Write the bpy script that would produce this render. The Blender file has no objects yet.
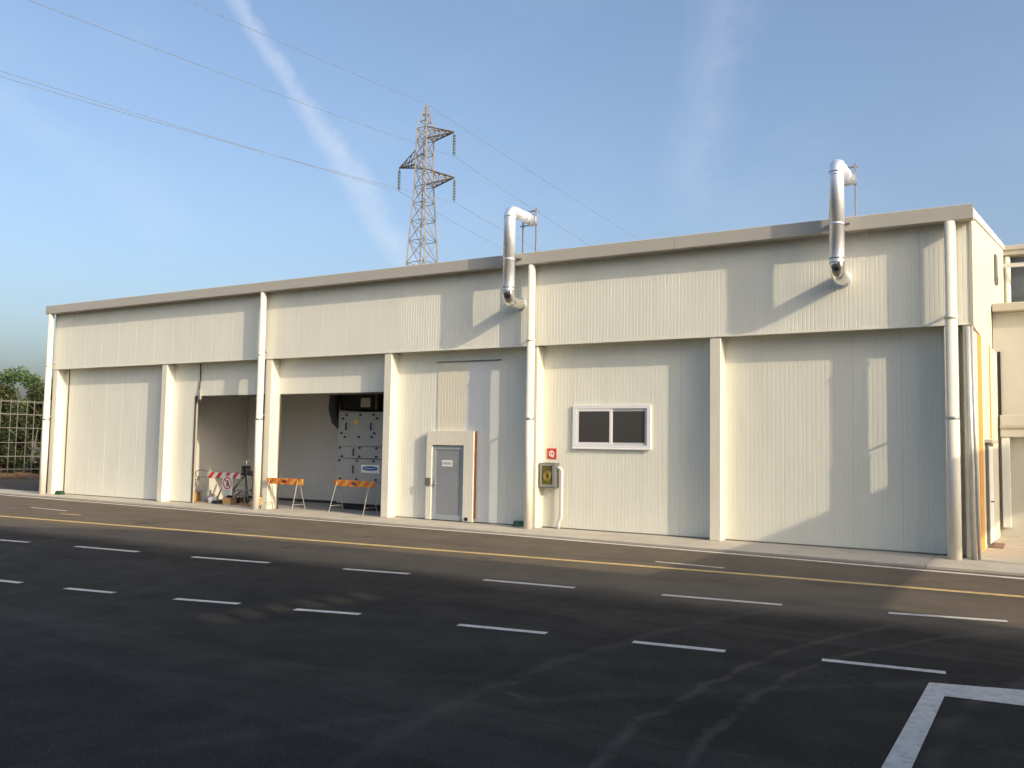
import bpy, math, random
from mathutils import Vector, Matrix, noise
R = math.radians
random.seed(7)
scene = bpy.context.scene
col = scene.collection

# ------------------------------------------------------------------ camera
CAM_H, CAM_Y = 2.166, -20.808
cam_d = bpy.data.cameras.new('camera')
cam = bpy.data.objects.new('camera', cam_d)
col.objects.link(cam)
yaw, pitch, roll = 0.53757, 0.06955, 0.016846
fw = Vector((-math.sin(yaw) * math.cos(pitch), math.cos(yaw) * math.cos(pitch), math.sin(pitch)))
r0 = Vector((math.cos(yaw), math.sin(yaw), 0)); u0 = r0.cross(fw)
rt = r0 * math.cos(roll) + u0 * math.sin(roll); up = u0 * math.cos(roll) - r0 * math.sin(roll)
m = Matrix((rt, up, -fw)).transposed().to_4x4()
m.translation = (0, CAM_Y, CAM_H)
cam.matrix_world = m
cam_d.sensor_width = 36; cam_d.lens = 36 * 890.2 / 1024
cam_d.clip_end = 6000; cam_d.clip_start = 0.05
scene.camera = cam
scene.render.resolution_x, scene.render.resolution_y = 1024, 768

# ------------------------------------------------------------------ light
SUN_AZ, SUN_EL = 73.5, 24.5        # azimuth from the facade normal (-Y) towards +X
S = Vector((math.sin(R(SUN_AZ)) * math.cos(R(SUN_EL)), -math.cos(R(SUN_AZ)) * math.cos(R(SUN_EL)), math.sin(R(SUN_EL))))
world = bpy.data.worlds.new('World'); scene.world = world; world.use_nodes = True
wn, wl = world.node_tree.nodes, world.node_tree.links
wn.clear()
wout = wn.new('ShaderNodeOutputWorld'); bg = wn.new('ShaderNodeBackground'); bg.inputs['Strength'].default_value = 0.15
sky = wn.new('ShaderNodeTexSky'); sky.sky_type = 'NISHITA'; sky.sun_disc = False
sky.sun_elevation = R(SUN_EL); sky.sun_rotation = math.atan2(S.x, S.y)
sky.air_density = 1.0; sky.dust_density = 5.6; sky.ozone_density = 2.0; sky.altitude = 50
wl.new(bg.outputs[0], wout.inputs[0])
sun_d = bpy.data.lights.new('sun', 'SUN'); sun_d.energy = 2.65; sun_d.angle = R(0.6); sun_d.color = (1.0, 0.82, 0.57)
sun = bpy.data.objects.new('sun', sun_d); col.objects.link(sun)
sun.rotation_euler = S.to_track_quat('Z', 'Y').to_euler()
sun.location = (30, -30, 40)
vs = scene.view_settings
vs.view_transform = 'Standard'; vs.look = 'None'; vs.exposure = 0.69; vs.gamma = 1.0; vs.use_curve_mapping = False


def wmath(op, a, b=None, c=None):
    n = wn.new('ShaderNodeMath'); n.operation = op
    for i, v in enumerate((a, b, c)):
        if v is None: continue
        if isinstance(v, (int, float)): n.inputs[i].default_value = v
        else: wl.new(v, n.inputs[i])
    return n.outputs[0]


def wdot(vec, d):
    n = wn.new('ShaderNodeVectorMath'); n.operation = 'DOT_PRODUCT'
    wl.new(vec, n.inputs[0]); n.inputs[1].default_value = d
    return n.outputs['Value']


def wramp(v, a, b, lo=0.0, hi=1.0):
    n = wn.new('ShaderNodeMapRange'); n.interpolation_type = 'SMOOTHSTEP'
    wl.new(v, n.inputs[0])
    for i, q in enumerate((a, b, lo, hi)): n.inputs[i + 1].default_value = q
    return n.outputs[0]


tc = wn.new('ShaderNodeTexCoord'); D3 = tc.outputs['Generated']


def wnoise(scale, detail, stretch=None, rough=0.6):
    n = wn.new('ShaderNodeTexNoise'); n.inputs['Scale'].default_value = scale
    n.inputs['Detail'].default_value = detail; n.inputs['Roughness'].default_value = rough
    if stretch:
        mp = wn.new('ShaderNodeMapping'); mp.inputs['Scale'].default_value = stretch[0]; mp.inputs['Rotation'].default_value = stretch[1]
        wl.new(D3, mp.inputs[0]); wl.new(mp.outputs[0], n.inputs[0])
    else:
        wl.new(D3, n.inputs[0])
    return n.outputs[0]


def contrail(d0, d1, w0, w1, amt, fade0, fade1, wob, soft):
    """vapour trail along the great circle from d0 to d1, half width w0..w1 (radians)"""
    d0, d1 = Vector(d0).normalized(), Vector(d1).normalized()
    n = d0.cross(d1).normalized(); t = (d1 - d0 * d0.dot(d1)).normalized()
    L = math.acos(d0.dot(d1))
    al = wdot(D3, t)                                   # ~ angle along the trail
    ac = wdot(D3, n)
    nz = wnoise(9, 4); nz2 = wnoise(34, 5, None, 0.65)
    ac = wmath('ADD', ac, wmath('MULTIPLY', wmath('SUBTRACT', nz, 0.5), wob))
    ac = wmath('ADD', ac, wmath('MULTIPLY', wmath('SUBTRACT', nz2, 0.5), wob * 0.55))
    wid = wramp(al, 0, math.sin(L), w0, w1)
    q = wmath('DIVIDE', wmath('ABSOLUTE', ac), wid)
    mk = wramp(q, soft, 1.0, 1.0, 0.0)
    mk = wmath('MULTIPLY', mk, wramp(nz2, 0.25, 0.75, 0.55, 1.1))
    mk = wmath('MULTIPLY', mk, wmath('MULTIPLY', wramp(al, -0.4, -0.02, 0.3, fade0), wramp(al, math.sin(L * 0.85), math.sin(L * 1.25), fade1, 0.0)))
    pos = wramp(wdot(D3, d0), 0.2, 0.5)
    return wmath('MULTIPLY', wmath('MULTIPLY', mk, pos), amt)


c1 = contrail((-0.6791, 0.5901, 0.4366), (-0.5969, 0.7767, 0.2011), 0.013, 0.026, 0.38, 1, 1, 0.030, 0.0)
c2 = contrail((-0.2609, 0.8533, 0.4514), (-0.3206, 0.9054, 0.2783), 0.05, 0.045, 0.15, 1, 1, 0.07, 0.0)
c3 = contrail((-0.8341, 0.4522, 0.3158), (-0.7700, 0.6000, 0.2250), 0.030, 0.05, 0.12, 1, 1, 0.05, 0.0)
cir = wmath('MULTIPLY', wramp(wnoise(3.2, 6, ((1, 1, 2.2), (0.2, 0.4, 0.6))), 0.48, 0.78), 0.10)
tot = wmath('MINIMUM', wmath('ADD', wmath('ADD', c1, c2), wmath('ADD', c3, cir)), 0.8)
cmix = wn.new('ShaderNodeMix'); cmix.data_type = 'RGBA'
wl.new(tot, cmix.inputs[0]); wl.new(sky.outputs[0], cmix.inputs[6]); cmix.inputs[7].default_value = (3.3, 3.6, 4.1, 1)
wl.new(cmix.outputs[2], bg.inputs[0])


# ------------------------------------------------------------------ materials
def mat(name, c, rough=0.6, metal=0.0, var=0.0, vscale=3.0, bump=0.0, bscale=60.0, spec=0.5, dirt=None, stretch=(1, 1, 1)):
    mt = bpy.data.materials.new(name); mt.use_nodes = True
    N, L = mt.node_tree.nodes, mt.node_tree.links
    b = N['Principled BSDF']
    b.inputs['Base Color'].default_value = (*c, 1); b.inputs['Roughness'].default_value = rough
    b.inputs['Metallic'].default_value = metal; b.inputs['Specular IOR Level'].default_value = spec
    geo = N.new('ShaderNodeNewGeometry')
    if var or dirt:
        mp = N.new('ShaderNodeMapping'); mp.inputs['Scale'].default_value = stretch
        L.new(geo.outputs['Position'], mp.inputs[0])
        nz = N.new('ShaderNodeTexNoise'); nz.inputs['Scale'].default_value = vscale; nz.inputs['Detail'].default_value = 6
        nz.inputs['Roughness'].default_value = 0.62
        L.new(mp.outputs[0], nz.inputs[0])
        mr = N.new('ShaderNodeMapRange'); L.new(nz.outputs[0], mr.inputs[0])
        mr.inputs[1].default_value = 0.25; mr.inputs[2].default_value = 0.75
        mr.inputs[3].default_value = 1 - var; mr.inputs[4].default_value = 1 + var
        mx = N.new('ShaderNodeMix'); mx.data_type = 'RGBA'; mx.blend_type = 'MULTIPLY'; mx.inputs[0].default_value = 1
        mx.inputs[6].default_value = (*c, 1); L.new(mr.outputs[0], mx.inputs[7])
        out = mx.outputs[2]
        if dirt:
            n2 = N.new('ShaderNodeTexNoise'); n2.inputs['Scale'].default_value = vscale * 2.7; n2.inputs['Detail'].default_value = 8
            L.new(mp.outputs[0], n2.inputs[0])
            m2 = N.new('ShaderNodeMapRange'); L.new(n2.outputs[0], m2.inputs[0])
            m2.inputs[1].default_value = 0.5; m2.inputs[2].default_value = 0.8; m2.inputs[3].default_value = 0; m2.inputs[4].default_value = dirt[3]
            x2 = N.new('ShaderNodeMix'); x2.data_type = 'RGBA'; L.new(m2.outputs[0], x2.inputs[0])
            L.new(out, x2.inputs[6]); x2.inputs[7].default_value = (*dirt[:3], 1); out = x2.outputs[2]
        L.new(out, b.inputs['Base Color'])
    if bump:
        nb = N.new('ShaderNodeTexNoise'); nb.inputs['Scale'].default_value = bscale; nb.inputs['Detail'].default_value = 4
        L.new(geo.outputs['Position'], nb.inputs[0])
        bp = N.new('ShaderNodeBump'); bp.inputs['Strength'].default_value = bump; bp.inputs['Distance'].default_value = 0.02
        L.new(nb.outputs[0], bp.inputs['Height']); L.new(bp.outputs[0], b.inputs['Normal'])
    return mt


def glass_mat(name, c, rough=0.05):
    mt = mat(name, c, rough, 0, 0, spec=0.8)
    return mt


def stripe_mat(name, c1, c2, period, slant, wear):
    """diagonal painted stripes along local X/Z"""
    mt = mat(name, c1, 0.5)
    N, L = mt.node_tree.nodes, mt.node_tree.links; b = N['Principled BSDF']
    t = N.new('ShaderNodeTexCoord'); sp = N.new('ShaderNodeSeparateXYZ'); L.new(t.outputs['Object'], sp.inputs[0])

    def M(op, a, bb):
        n = N.new('ShaderNodeMath'); n.operation = op
        for i, v in enumerate((a, bb)):
            if isinstance(v, (int, float)): n.inputs[i].default_value = v
            else: L.new(v, n.inputs[i])
        return n.outputs[0]
    q = M('FRACT', M('DIVIDE', M('ADD', sp.outputs[0], M('MULTIPLY', sp.outputs[2], slant)), period), 0)
    k = M('GREATER_THAN', q, 0.5)
    mx = N.new('ShaderNodeMix'); mx.data_type = 'RGBA'; L.new(k, mx.inputs[0])
    mx.inputs[6].default_value = (*c1, 1); mx.inputs[7].default_value = (*c2, 1)
    nz = N.new('ShaderNodeTexNoise'); nz.inputs['Scale'].default_value = 14; nz.inputs['Detail'].default_value = 6
    L.new(t.outputs['Object'], nz.inputs[0])
    mr = N.new('ShaderNodeMapRange'); L.new(nz.outputs[0], mr.inputs[0]); mr.inputs[1].default_value = 0.55; mr.inputs[2].default_value = 0.75; mr.inputs[4].default_value = wear
    m2 = N.new('ShaderNodeMix'); m2.data_type = 'RGBA'; L.new(mr.outputs[0], m2.inputs[0]); L.new(mx.outputs[2], m2.inputs[6]); m2.inputs[7].default_value = (.16, .12, .09, 1)
    L.new(m2.outputs[2], b.inputs['Base Color'])
    return mt


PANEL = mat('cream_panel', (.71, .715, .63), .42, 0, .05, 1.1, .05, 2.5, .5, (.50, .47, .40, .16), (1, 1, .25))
SIDEP = mat('cream_panel_sun_dimmed', (.56, .54, .455), .5, 0, .06, 1.1, .05, 2.5, .4, (.46, .42, .34, .25), (1, 1, .25))  # same cream paint, darkened to offset the strong sun on the side wall
PANEL2 = mat('cream_panel_yellowed', (.66, .635, .53), .45, 0, .04, 1.3)
PANELW = mat('white_panel', (.66, .68, .66), .4, 0, .03, 1.3)
COLUMN = mat('cream_column_paint', (.68, .655, .56), .5, 0, .06, 2.0, .08, 5, .5, (.5, .46, .37, .22), (1, 1, .3))
PIPE = mat('cream_pipe', (.69, .665, .575), .62, 0, .05, 2.5)
FASCIA = mat('beige_grey_gutter', (.40, .385, .34), .4, 0, .05, 1.5, .03, 3)
SEAM = mat('dark_joint', (.17, .16, .14), .8)
BROWN = mat('brown_jamb', (.055, .045, .032), .7, 0, .2, 5)
ROOF = mat('roof_sheet', (.42, .40, .36), .6, 0, .08, 1)
ALU = mat('galvanised_duct', (.88, .92, 1.0), .44, .85, .06, 2.2, .04, 7)
CHROME = mat('polished_elbow', (.80, .79, .76), .10, 1.0, .08, 6, .15, 9)
STEEL = mat('galvanised_steel', (.42, .43, .44), .45, .8, .1, 8)
LEGM = mat('dull_leg_steel', (.30, .28, .25), .6, .2, .2, 8)
STEELP = mat('pale_steel_pole', (.55, .56, .55), .4, .5, .08, 6)
DOORB = mat('blue_grey_door', (.30, .335, .365), .45, 0, .05, 2)
DOORL = mat('grey_door_leaf', (.235, .255, .275), .45, 0, .06, 2)
WHITE = mat('white_paint_metal', (.76, .77, .78), .4, 0, .03, 4)
GLASS = glass_mat('dark_window_glass', (.06, .058, .058), .10)
SASH = mat('grey_sash', (.55, .57, .58), .4)
ORANGE = mat('orange_panel_edge', (.58, .27, .055), .75, 0, .15, 5)
RUST = mat('rust_orange_edge', (.30, .12, .05), .75, 0, .2, 6)
CONC = mat('pavement_concrete', (.44, .41, .35), .85, 0, .10, .9, .25, 40, .3, (.27, .245, .20, .5))
YARD = mat('yard_concrete', (.46, .41, .33), .85, 0, .12, 1.5, .2, 30, .3, (.28, .22, .17, .5))
TERRA = mat('terracotta_step', (.22, .12, .085), .8, 0, .15, 6)
INTW = mat('interior_panel', (.60, .59, .55), .55, 0, .06, 1.0)
INTF = mat('interior_floor', (.30, .29, .27), .8, 0, .12, 2)
DARK = mat('black_void', (.012, .012, .012), .8)
BLACK = mat('black_rubber', (.018, .018, .020), .55, 0, .2, 6)
MACH = mat('grey_machine_paint', (.29, .30, .30), .5, 0, .06, 2)
MACHD = mat('dark_machine_gap', (.04, .04, .042), .6)
BLUE = mat('blue_print', (.03, .09, .30), .5)
YEL = mat('yellow_sticker', (.65, .42, .04), .5)
RED = mat('red_sign', (.52, .03, .025), .45)
SIGNW = mat('white_sign', (.72, .72, .70), .5)
GREYTXT = mat('grey_print', (.33, .34, .36), .6)
OLIVE = mat('yellow_hose_window', (.10, .088, .012), .35, 0, .7, 12)
CABG = mat('grey_cabinet', (.13, .13, .12), .5, 0, .1, 8)
GREEN = mat('green_plastic', (.012, .05, .028), .5)
WOOD = mat('raw_wood', (.34, .22, .11), .8, 0, .25, 9)
WOODY = mat('orange_wood', (.46, .24, .06), .8, 0, .25, 9)
GRAVELG = mat('grey_plastic', (.30, .31, .31), .6, 0, .1, 5)
PAINTW = mat('white_road_paint', (.60, .57, .515), .8, 0, .16, 5, .15, 90, .3, (.16, .15, .14, .5))
PAINTY = mat('yellow_road_paint', (.58, .42, .17), .8, 0, .18, 4, .15, 90, .3, (.12, .10, .08, .7))
PYL = mat('weathered_pylon_steel', (.19, .17, .15), .7, .2, .3, .6)
WIRE = mat('wire_aluminium', (.17, .185, .21), .8, 0)
INSUL = mat('green_glass_insulator', (.18, .25, .24), .25)
SHEDM = mat('shed_wall', (.52, .50, .45), .7, 0, .06, 1)
REARW = mat('rear_wall_render', (.50, .485, .43), .75, 0, .06, 1.2, .1, 20)
REARF = mat('rear_fascia', (.42, .39, .32), .7, 0, .06, 1.5)
REARG = mat('rear_glass', (.10, .115, .13), .15, 0, .25, 1.5, spec=.7)
FRAME = mat('rack_steel', (.15, .145, .125), .7, .1, .15, 3)
EARTH = mat('brown_verge', (.20, .115, .055), .95, 0, .35, 3, .6, 12)
BARK = mat('bark', (.09, .065, .045), .9, 0, .2, 8)
STR_OY = stripe_mat('orange_yellow_stripes', (.62, .10, .015), (.56, .33, .03), .36, -1.0, .75)
STR_RW = stripe_mat('red_white_stripes', (.60, .05, .03), (.72, .70, .66), .40, -1.0, .3)


def leaf_mat(name, cols):
    mt = bpy.data.materials.new(name); mt.use_nodes = True
    N, L = mt.node_tree.nodes, mt.node_tree.links; b = N['Principled BSDF']
    g = N.new('ShaderNodeNewGeometry'); rp = N.new('ShaderNodeValToRGB')
    L.new(g.outputs['Random Per Island'], rp.inputs[0])
    e = rp.color_ramp.elements
    e[0].position = 0; e[0].color = (*cols[0], 1); e[1].position = 1; e[1].color = (*cols[-1], 1)
    for i, c in enumerate(cols[1:-1]):
        q = e.new((i + 1) / (len(cols) - 1)); q.color = (*c, 1)
    L.new(rp.outputs[0], b.inputs['Base Color']); b.inputs['Roughness'].default_value = .6
    tr = N.new('ShaderNodeBsdfTranslucent'); L.new(rp.outputs[0], tr.inputs[0])
    mx = N.new('ShaderNodeMixShader'); mx.inputs[0].default_value = .25
    L.new(b.outputs[0], mx.inputs[1]); L.new(tr.outputs[0], mx.inputs[2]); L.new(mx.outputs[0], N['Material Output'].inputs[0])
    return mt


LEAF1 = leaf_mat('leaf_green', [(.035, .075, .018), (.06, .12, .03), (.085, .14, .035), (.12, .16, .05)])
LEAF2 = leaf_mat('leaf_dark', [(.018, .035, .016), (.028, .055, .022), (.04, .07, .025), (.05, .085, .03), (.055, .09, .03), (.05, .085, .03), (.15, .06, .02)])


def asphalt():
    mt = bpy.data.materials.new('asphalt'); mt.use_nodes = True
    N, L = mt.node_tree.nodes, mt.node_tree.links; b = N['Principled BSDF']
    b.inputs['Specular IOR Level'].default_value = .10
    geo = N.new('ShaderNodeNewGeometry'); P = geo.outputs['Position']

    def nz(s, d, rough=.6, sc=None):
        n = N.new('ShaderNodeTexNoise'); n.inputs['Scale'].default_value = s; n.inputs['Detail'].default_value = d; n.inputs['Roughness'].default_value = rough
        if sc:
            mp = N.new('ShaderNodeMapping'); mp.inputs['Scale'].default_value = sc[0]; mp.inputs['Rotation'].default_value = sc[1]; L.new(P, mp.inputs[0]); L.new(mp.outputs[0], n.inputs[0])
        else: L.new(P, n.inputs[0])
        return n.outputs[0]

    def mr(v, a, bb, c, d):
        n = N.new('ShaderNodeMapRange'); n.interpolation_type = 'SMOOTHSTEP'; L.new(v, n.inputs[0])
        for i, q in enumerate((a, bb, c, d)): n.inputs[i + 1].default_value = q
        return n.outputs[0]

    def M(op, a, bb):
        n = N.new('ShaderNodeMath'); n.operation = op
        for i, v in enumerate((a, bb)):
            if isinstance(v, (int, float)): n.inputs[i].default_value = v
            else: L.new(v, n.inputs[i])
        return n.outputs[0]

    def mix(f, a, bb):
        n = N.new('ShaderNodeMix'); n.data_type = 'RGBA'
        L.new(f, n.inputs[0])
        for i, v in ((6, a), (7, bb)):
            if isinstance(v, tuple): n.inputs[i].default_value = (*v, 1)
            else: L.new(v, n.inputs[i])
        return n.outputs[2]
    c = mix(mr(nz(.22, 6), .3, .7, 0, 1), (.023, .0215, .0185), (.034, .0315, .027))
    c = mix(mr(nz(1.7, 7, .7), .35, .75, 0, .55), c, (.019, .0178, .0155))
    # lane beside the hall, paler: sun-against-shade contrast painted into the colour
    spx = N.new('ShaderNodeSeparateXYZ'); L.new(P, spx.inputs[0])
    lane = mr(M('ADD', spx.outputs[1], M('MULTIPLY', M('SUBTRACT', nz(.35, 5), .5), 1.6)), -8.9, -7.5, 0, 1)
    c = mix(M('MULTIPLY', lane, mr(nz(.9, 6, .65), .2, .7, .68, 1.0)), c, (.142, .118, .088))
    # wheel-polished bands along the road
    c = mix(mr(nz(.8, 5, .6, ((.06, 1, 1), (0, 0, .12))), .5, .7, 0, .45), c, (.07, .063, .055))
    # stones
    c = mix(mr(nz(95, 3, .7), .55, .68, 0, .6), c, (.15, .14, .125))
    c = mix(mr(nz(60, 3, .7), .60, .75, 0, .5), c, (.022, .022, .022))
    sp = N.new('ShaderNodeSeparateXYZ'); L.new(P, sp.inputs[0])
    # dusty tyre arcs swung round in front of the camera
    for cx, cy, rad, wd, amt in ((10.31, -13.61, 13.15, .09, .45), (10.31, -13.61, 14.7, .16, .25), (6.18, -13.14, 8.51, .08, .4), (6.18, -13.14, 6.9, .14, .3), (6.0, -22.0, 12.8, .2, .16), (-15, -26.0, 11.5, .25, .12), (-9, -3.2, 11.2, .2, .12)):
        d = M('SQRT', M('ADD', M('POWER', M('SUBTRACT', sp.outputs[0], cx), 2.0), M('POWER', M('ABSOLUTE', M('SUBTRACT', sp.outputs[1], cy), 0), 2.0)), 0)
        dd = M('ABSOLUTE', M('ADD', M('SUBTRACT', d, rad), M('MULTIPLY', M('SUBTRACT', nz(1.1, 4), .5), .35)), 0)
        k = M('MULTIPLY', mr(dd, 0.0, wd, 1, 0), mr(nz(2.3, 6, .7), .30, .62, 0, amt))
        c = mix(k, c, (.13, .115, .097))
    # scuffs and pale dust spots
    c = mix(mr(nz(1.3, 8, .75, ((.5, 1.6, 1), (0, 0, .35))), .60, .74, 0, .45), c, (.14, .127, .11))
    c = mix(mr(nz(7, 5, .7), .70, .78, 0, .5), c, (.20, .18, .16))
    # oil
    c = mix(mr(nz(.55, 4, .6), .62, .72, 0, .5), c, (.022, .021, .021))
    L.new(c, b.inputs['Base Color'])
    L.new(mr(nz(1.1, 5), .3, .7, .72, .9), b.inputs['Roughness'])
    bp = N.new('ShaderNodeBump'); bp.inputs['Strength'].default_value = .55; bp.inputs['Distance'].default_value = .012
    L.new(M('ADD', nz(110, 4, .7), M('MULTIPLY', nz(30, 3), .25)), bp.inputs['Height']); L.new(bp.outputs[0], b.inputs['Normal'])
    return mt


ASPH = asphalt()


# ------------------------------------------------------------------ mesh helpers
class MB:
    def __init__(s): s.v = []; s.f = []; s.sm = []

    def add(s, vs, fs, smooth=False):
        o = len(s.v); s.v += [Vector(q) for q in vs]
        for f in fs: s.f.append([o + i for i in f]); s.sm.append(smooth)
        return s

    def box(s, x0, x1, y0, y1, z0, z1, bev=0.0):
        if bev <= 0:
            v = [(x, y, z) for z in (z0, z1) for x, y in ((x0, y0), (x1, y0), (x1, y1), (x0, y1))]
            return s.add(v, [(3, 2, 1, 0), (4, 5, 6, 7), (0, 1, 5, 4), (1, 2, 6, 5), (2, 3, 7, 6), (3, 0, 4, 7)])
        b = min(bev, (x1 - x0) * .45, (y1 - y0) * .45, (z1 - z0) * .45)
        ring = lambda e: [(x0 + b, y0 + e), (x1 - b, y0 + e), (x1 - e, y0 + b), (x1 - e, y1 - b), (x1 - b, y1 - e), (x0 + b, y1 - e), (x0 + e, y1 - b), (x0 + e, y0 + b)]
        v = [(*q, z0) for q in ring(b)] + [(*q, z0 + b) for q in ring(0)] + [(*q, z1 - b) for q in ring(0)] + [(*q, z1) for q in ring(b)]
        fs = [tuple(range(7, -1, -1)), tuple(range(24, 32))]
        for k in range(3):
            for i in range(8): fs.append((k * 8 + i, k * 8 + (i + 1) % 8, k * 8 + 8 + (i + 1) % 8, k * 8 + 8 + i))
        return s.add(v, fs)

    def prism(s, pts, axis, a, b):
        """pts: 2-D outline; extruded along axis from a to b"""
        def P(q, t):
            return {'x': (t, q[0], q[1]), 'y': (q[0], t, q[1]), 'z': (q[0], q[1], t)}[axis]
        n = len(pts); v = [P(q, a) for q in pts] + [P(q, b) for q in pts]
        fs = [tuple(range(n - 1, -1, -1)), tuple(range(n, 2 * n))] + [(i, (i + 1) % n, n + (i + 1) % n, n + i) for i in range(n)]
        return s.add(v, fs)

    def tube(s, path, r, n=12, caps=True, smooth=True):
        path = [Vector(p) for p in path]; rs = r if isinstance(r, (list, tuple)) else [r] * len(path)
        t0 = (path[1] - path[0]).normalized()
        a = Vector((0, 0, 1)) if abs(t0.z) < .9 else Vector((1, 0, 0))
        u = t0.cross(a).normalized(); rings = []
        for i, p in enumerate(path):
            if i == 0: t = t0
            elif i == len(path) - 1: t = (path[i] - path[i - 1]).normalized()
            else: t = ((path[i] - path[i - 1]).normalized() + (path[i + 1] - path[i]).normalized()).normalized()
            u = (u - t * u.dot(t)).normalized(); w = t.cross(u)
            k = 1.0
            if 0 < i < len(path) - 1:
                k = 1.0
            rings.append([p + (u * math.cos(2 * math.pi * j / n) + w * math.sin(2 * math.pi * j / n)) * rs[i] * k for j in range(n)])
        o = len(s.v); s.v += [q for rg in rings for q in rg]
        for i in range(len(rings) - 1):
            for j in range(n):
                s.f.append([o + i * n + j, o + i * n + (j + 1) % n, o + (i + 1) * n + (j + 1) % n, o + (i + 1) * n + j]); s.sm.append(smooth)
        if caps:
            s.f.append([o + j for j in range(n - 1, -1, -1)]); s.sm.append(False)
            s.f.append([o + (len(rings) - 1) * n + j for j in range(n)]); s.sm.append(False)
        return s

    def bar(s, a, b, w):
        return s.tube([a, b], w * .7071, 4, True, False)

    def disc(s, c, r, thick, n=20, axis='y'):
        c = Vector(c); pts = [(math.cos(2 * math.pi * i / n) * r, math.sin(2 * math.pi * i / n) * r) for i in range(n)]
        if axis == 'y': return s.prism([(c.x + p[0], c.z + p[1]) for p in pts], 'y', c.y, c.y + thick)
        if axis == 'z': return s.prism([(c.x + p[0], c.y + p[1]) for p in pts], 'z', c.z, c.z + thick)
        return s.prism([(c.y + p[0], c.z + p[1]) for p in pts], 'x', c.x, c.x + thick)


ORIG = {}


def mesh_of(name, mb, mt, c=None):
    me = bpy.data.meshes.new(name)
    if c is None:
        xs = [q.x for q in mb.v]; ys = [q.y for q in mb.v]; zs = [q.z for q in mb.v]
        c = Vector(((min(xs) + max(xs)) / 2, (min(ys) + max(ys)) / 2, min(zs)))
    me.from_pydata([tuple(q - c) for q in mb.v], [], mb.f)
    me.polygons.foreach_set('use_smooth', mb.sm)
    me.validate(); me.update()
    # outward normals
    import bmesh
    bm = bmesh.new(); bm.from_mesh(me); bmesh.ops.recalc_face_normals(bm, faces=bm.faces); bm.to_mesh(me); bm.free()
    me.materials.append(mt)
    return me, c


def put(name, me, c, parent=None):
    o = bpy.data.objects.new(name, me); col.objects.link(o)
    base = ORIG[parent.name] if parent else Vector((0, 0, 0))
    o.location = Vector(c) - base
    if parent: o.parent = parent
    ORIG[o.name] = Vector(c)
    return o


def obj(name, mb, mt, parent=None):
    me, c = mesh_of(name, mb, mt)
    return put(name, me, c, parent)


def leafobj(name, mb, mt, parent):
    me = bpy.data.meshes.new(name); c = sum(mb.v, Vector()) / len(mb.v)
    me.from_pydata([tuple(q - c) for q in mb.v], [], mb.f); me.materials.append(mt)
    return put(name, me, c, parent)


def tag(o, label=None, cat=None, group=None, kind=None):
    if label: o['label'] = label
    if cat: o['category'] = cat
    if group: o['group'] = group
    if kind: o['kind'] = kind
    return o


def thing(name, loc, label, cat, group=None):
    o = bpy.data.objects.new(name, None); col.objects.link(o); o.location = loc; o.empty_display_size = .3
    ORIG[o.name] = Vector(loc)
    return tag(o, label, cat, group)


# ------------------------------------------------------------------ ground
RZ = -0.06                                        # road level, pavement top and floor at 0
g = MB(); n = 24; E = 2500
xs = [-E, -900, -300, -120, -60, -40, -25, -12, 0, 12, 25, 60, 150, 400, 1000, E]
g.v = [Vector((x, y, RZ)) for y in xs for x in xs]
for j in range(len(xs) - 1):
    for i in range(len(xs) - 1):
        g.f.append([j * len(xs) + i, j * len(xs) + i + 1, (j + 1) * len(xs) + i + 1, (j + 1) * len(xs) + i]); g.sm.append(False)
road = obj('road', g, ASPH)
tag(road, 'dark worn asphalt yard and road in front of the hall', None, None, 'structure')


def strip(name, pts, w, mt, parent, z=RZ + .004):
    """painted line along pts [(x,y)...] of width w, ragged edges"""
    b = MB(); L = []; Rr = []
    dense = []
    for a, c in zip(pts[:-1], pts[1:]):
        k = max(1, int((Vector(c) - Vector(a)).length / .35))
        for i in range(k): dense.append(Vector(a).lerp(Vector(c), i / k))
    dense.append(Vector(pts[-1]))
    for i, p in enumerate(dense):
        t = (dense[min(i + 1, len(dense) - 1)] - dense[max(i - 1, 0)]).normalized(); nrm = Vector((-t.y, t.x))
        e = w / 2 + random.uniform(-.004, .004)
        L.append((p + nrm * e).to_3d() + Vector((0, 0, z))); Rr.append((p - nrm * e).to_3d() + Vector((0, 0, z)))
    N = len(dense); b.v = L + Rr
    for i in range(N - 1): b.f.append([i, N + i, N + i + 1, i + 1]); b.sm.append(False)
    return obj(name, b, mt, parent)


K = (CAM_H - RZ) / CAM_H


def rd(x, y): return (x * K, CAM_Y + K * (y - CAM_Y))          # road-level coordinates of surveyed points


row1 = [(-23.2, -10.55, -21.5, -10.35), (-19.85, -10.1, -18.15, -9.86), (-16.78, -9.71, -15.08, -9.52), (-13.68, -9.40, -11.97, -9.13), (-10.42, -8.91, -9.16, -8.70),
        (-7.81, -8.50, -6.25, -8.34), (-4.90, -8.14, -3.20, -7.93), (-1.84, -7.69, -.44, -7.39), (1.0, -7.2, 2.6, -7.0)]
row2 = [(-14.1, -13.08, -13.17, -12.95), (-12.2, -12.86, -11.32, -12.70), (-10.25, -12.52, -9.27, -12.28), (-8.39, -12.14, -7.50, -11.90),
        (-6.11, -11.73, -5.0, -11.54), (-3.99, -11.38, -2.98, -11.23), (-2.02, -11.03, -.87, -10.88), (.2, -10.7, 1.2, -10.55)]
for a in row1: strip('lane_dash', [rd(a[0], a[1]), rd(a[2], a[3])], .14, PAINTW, road)
for a in row2: strip('lane_dash', [rd(a[0], a[1]), rd(a[2], a[3])], .125, PAINTW, road)
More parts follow.
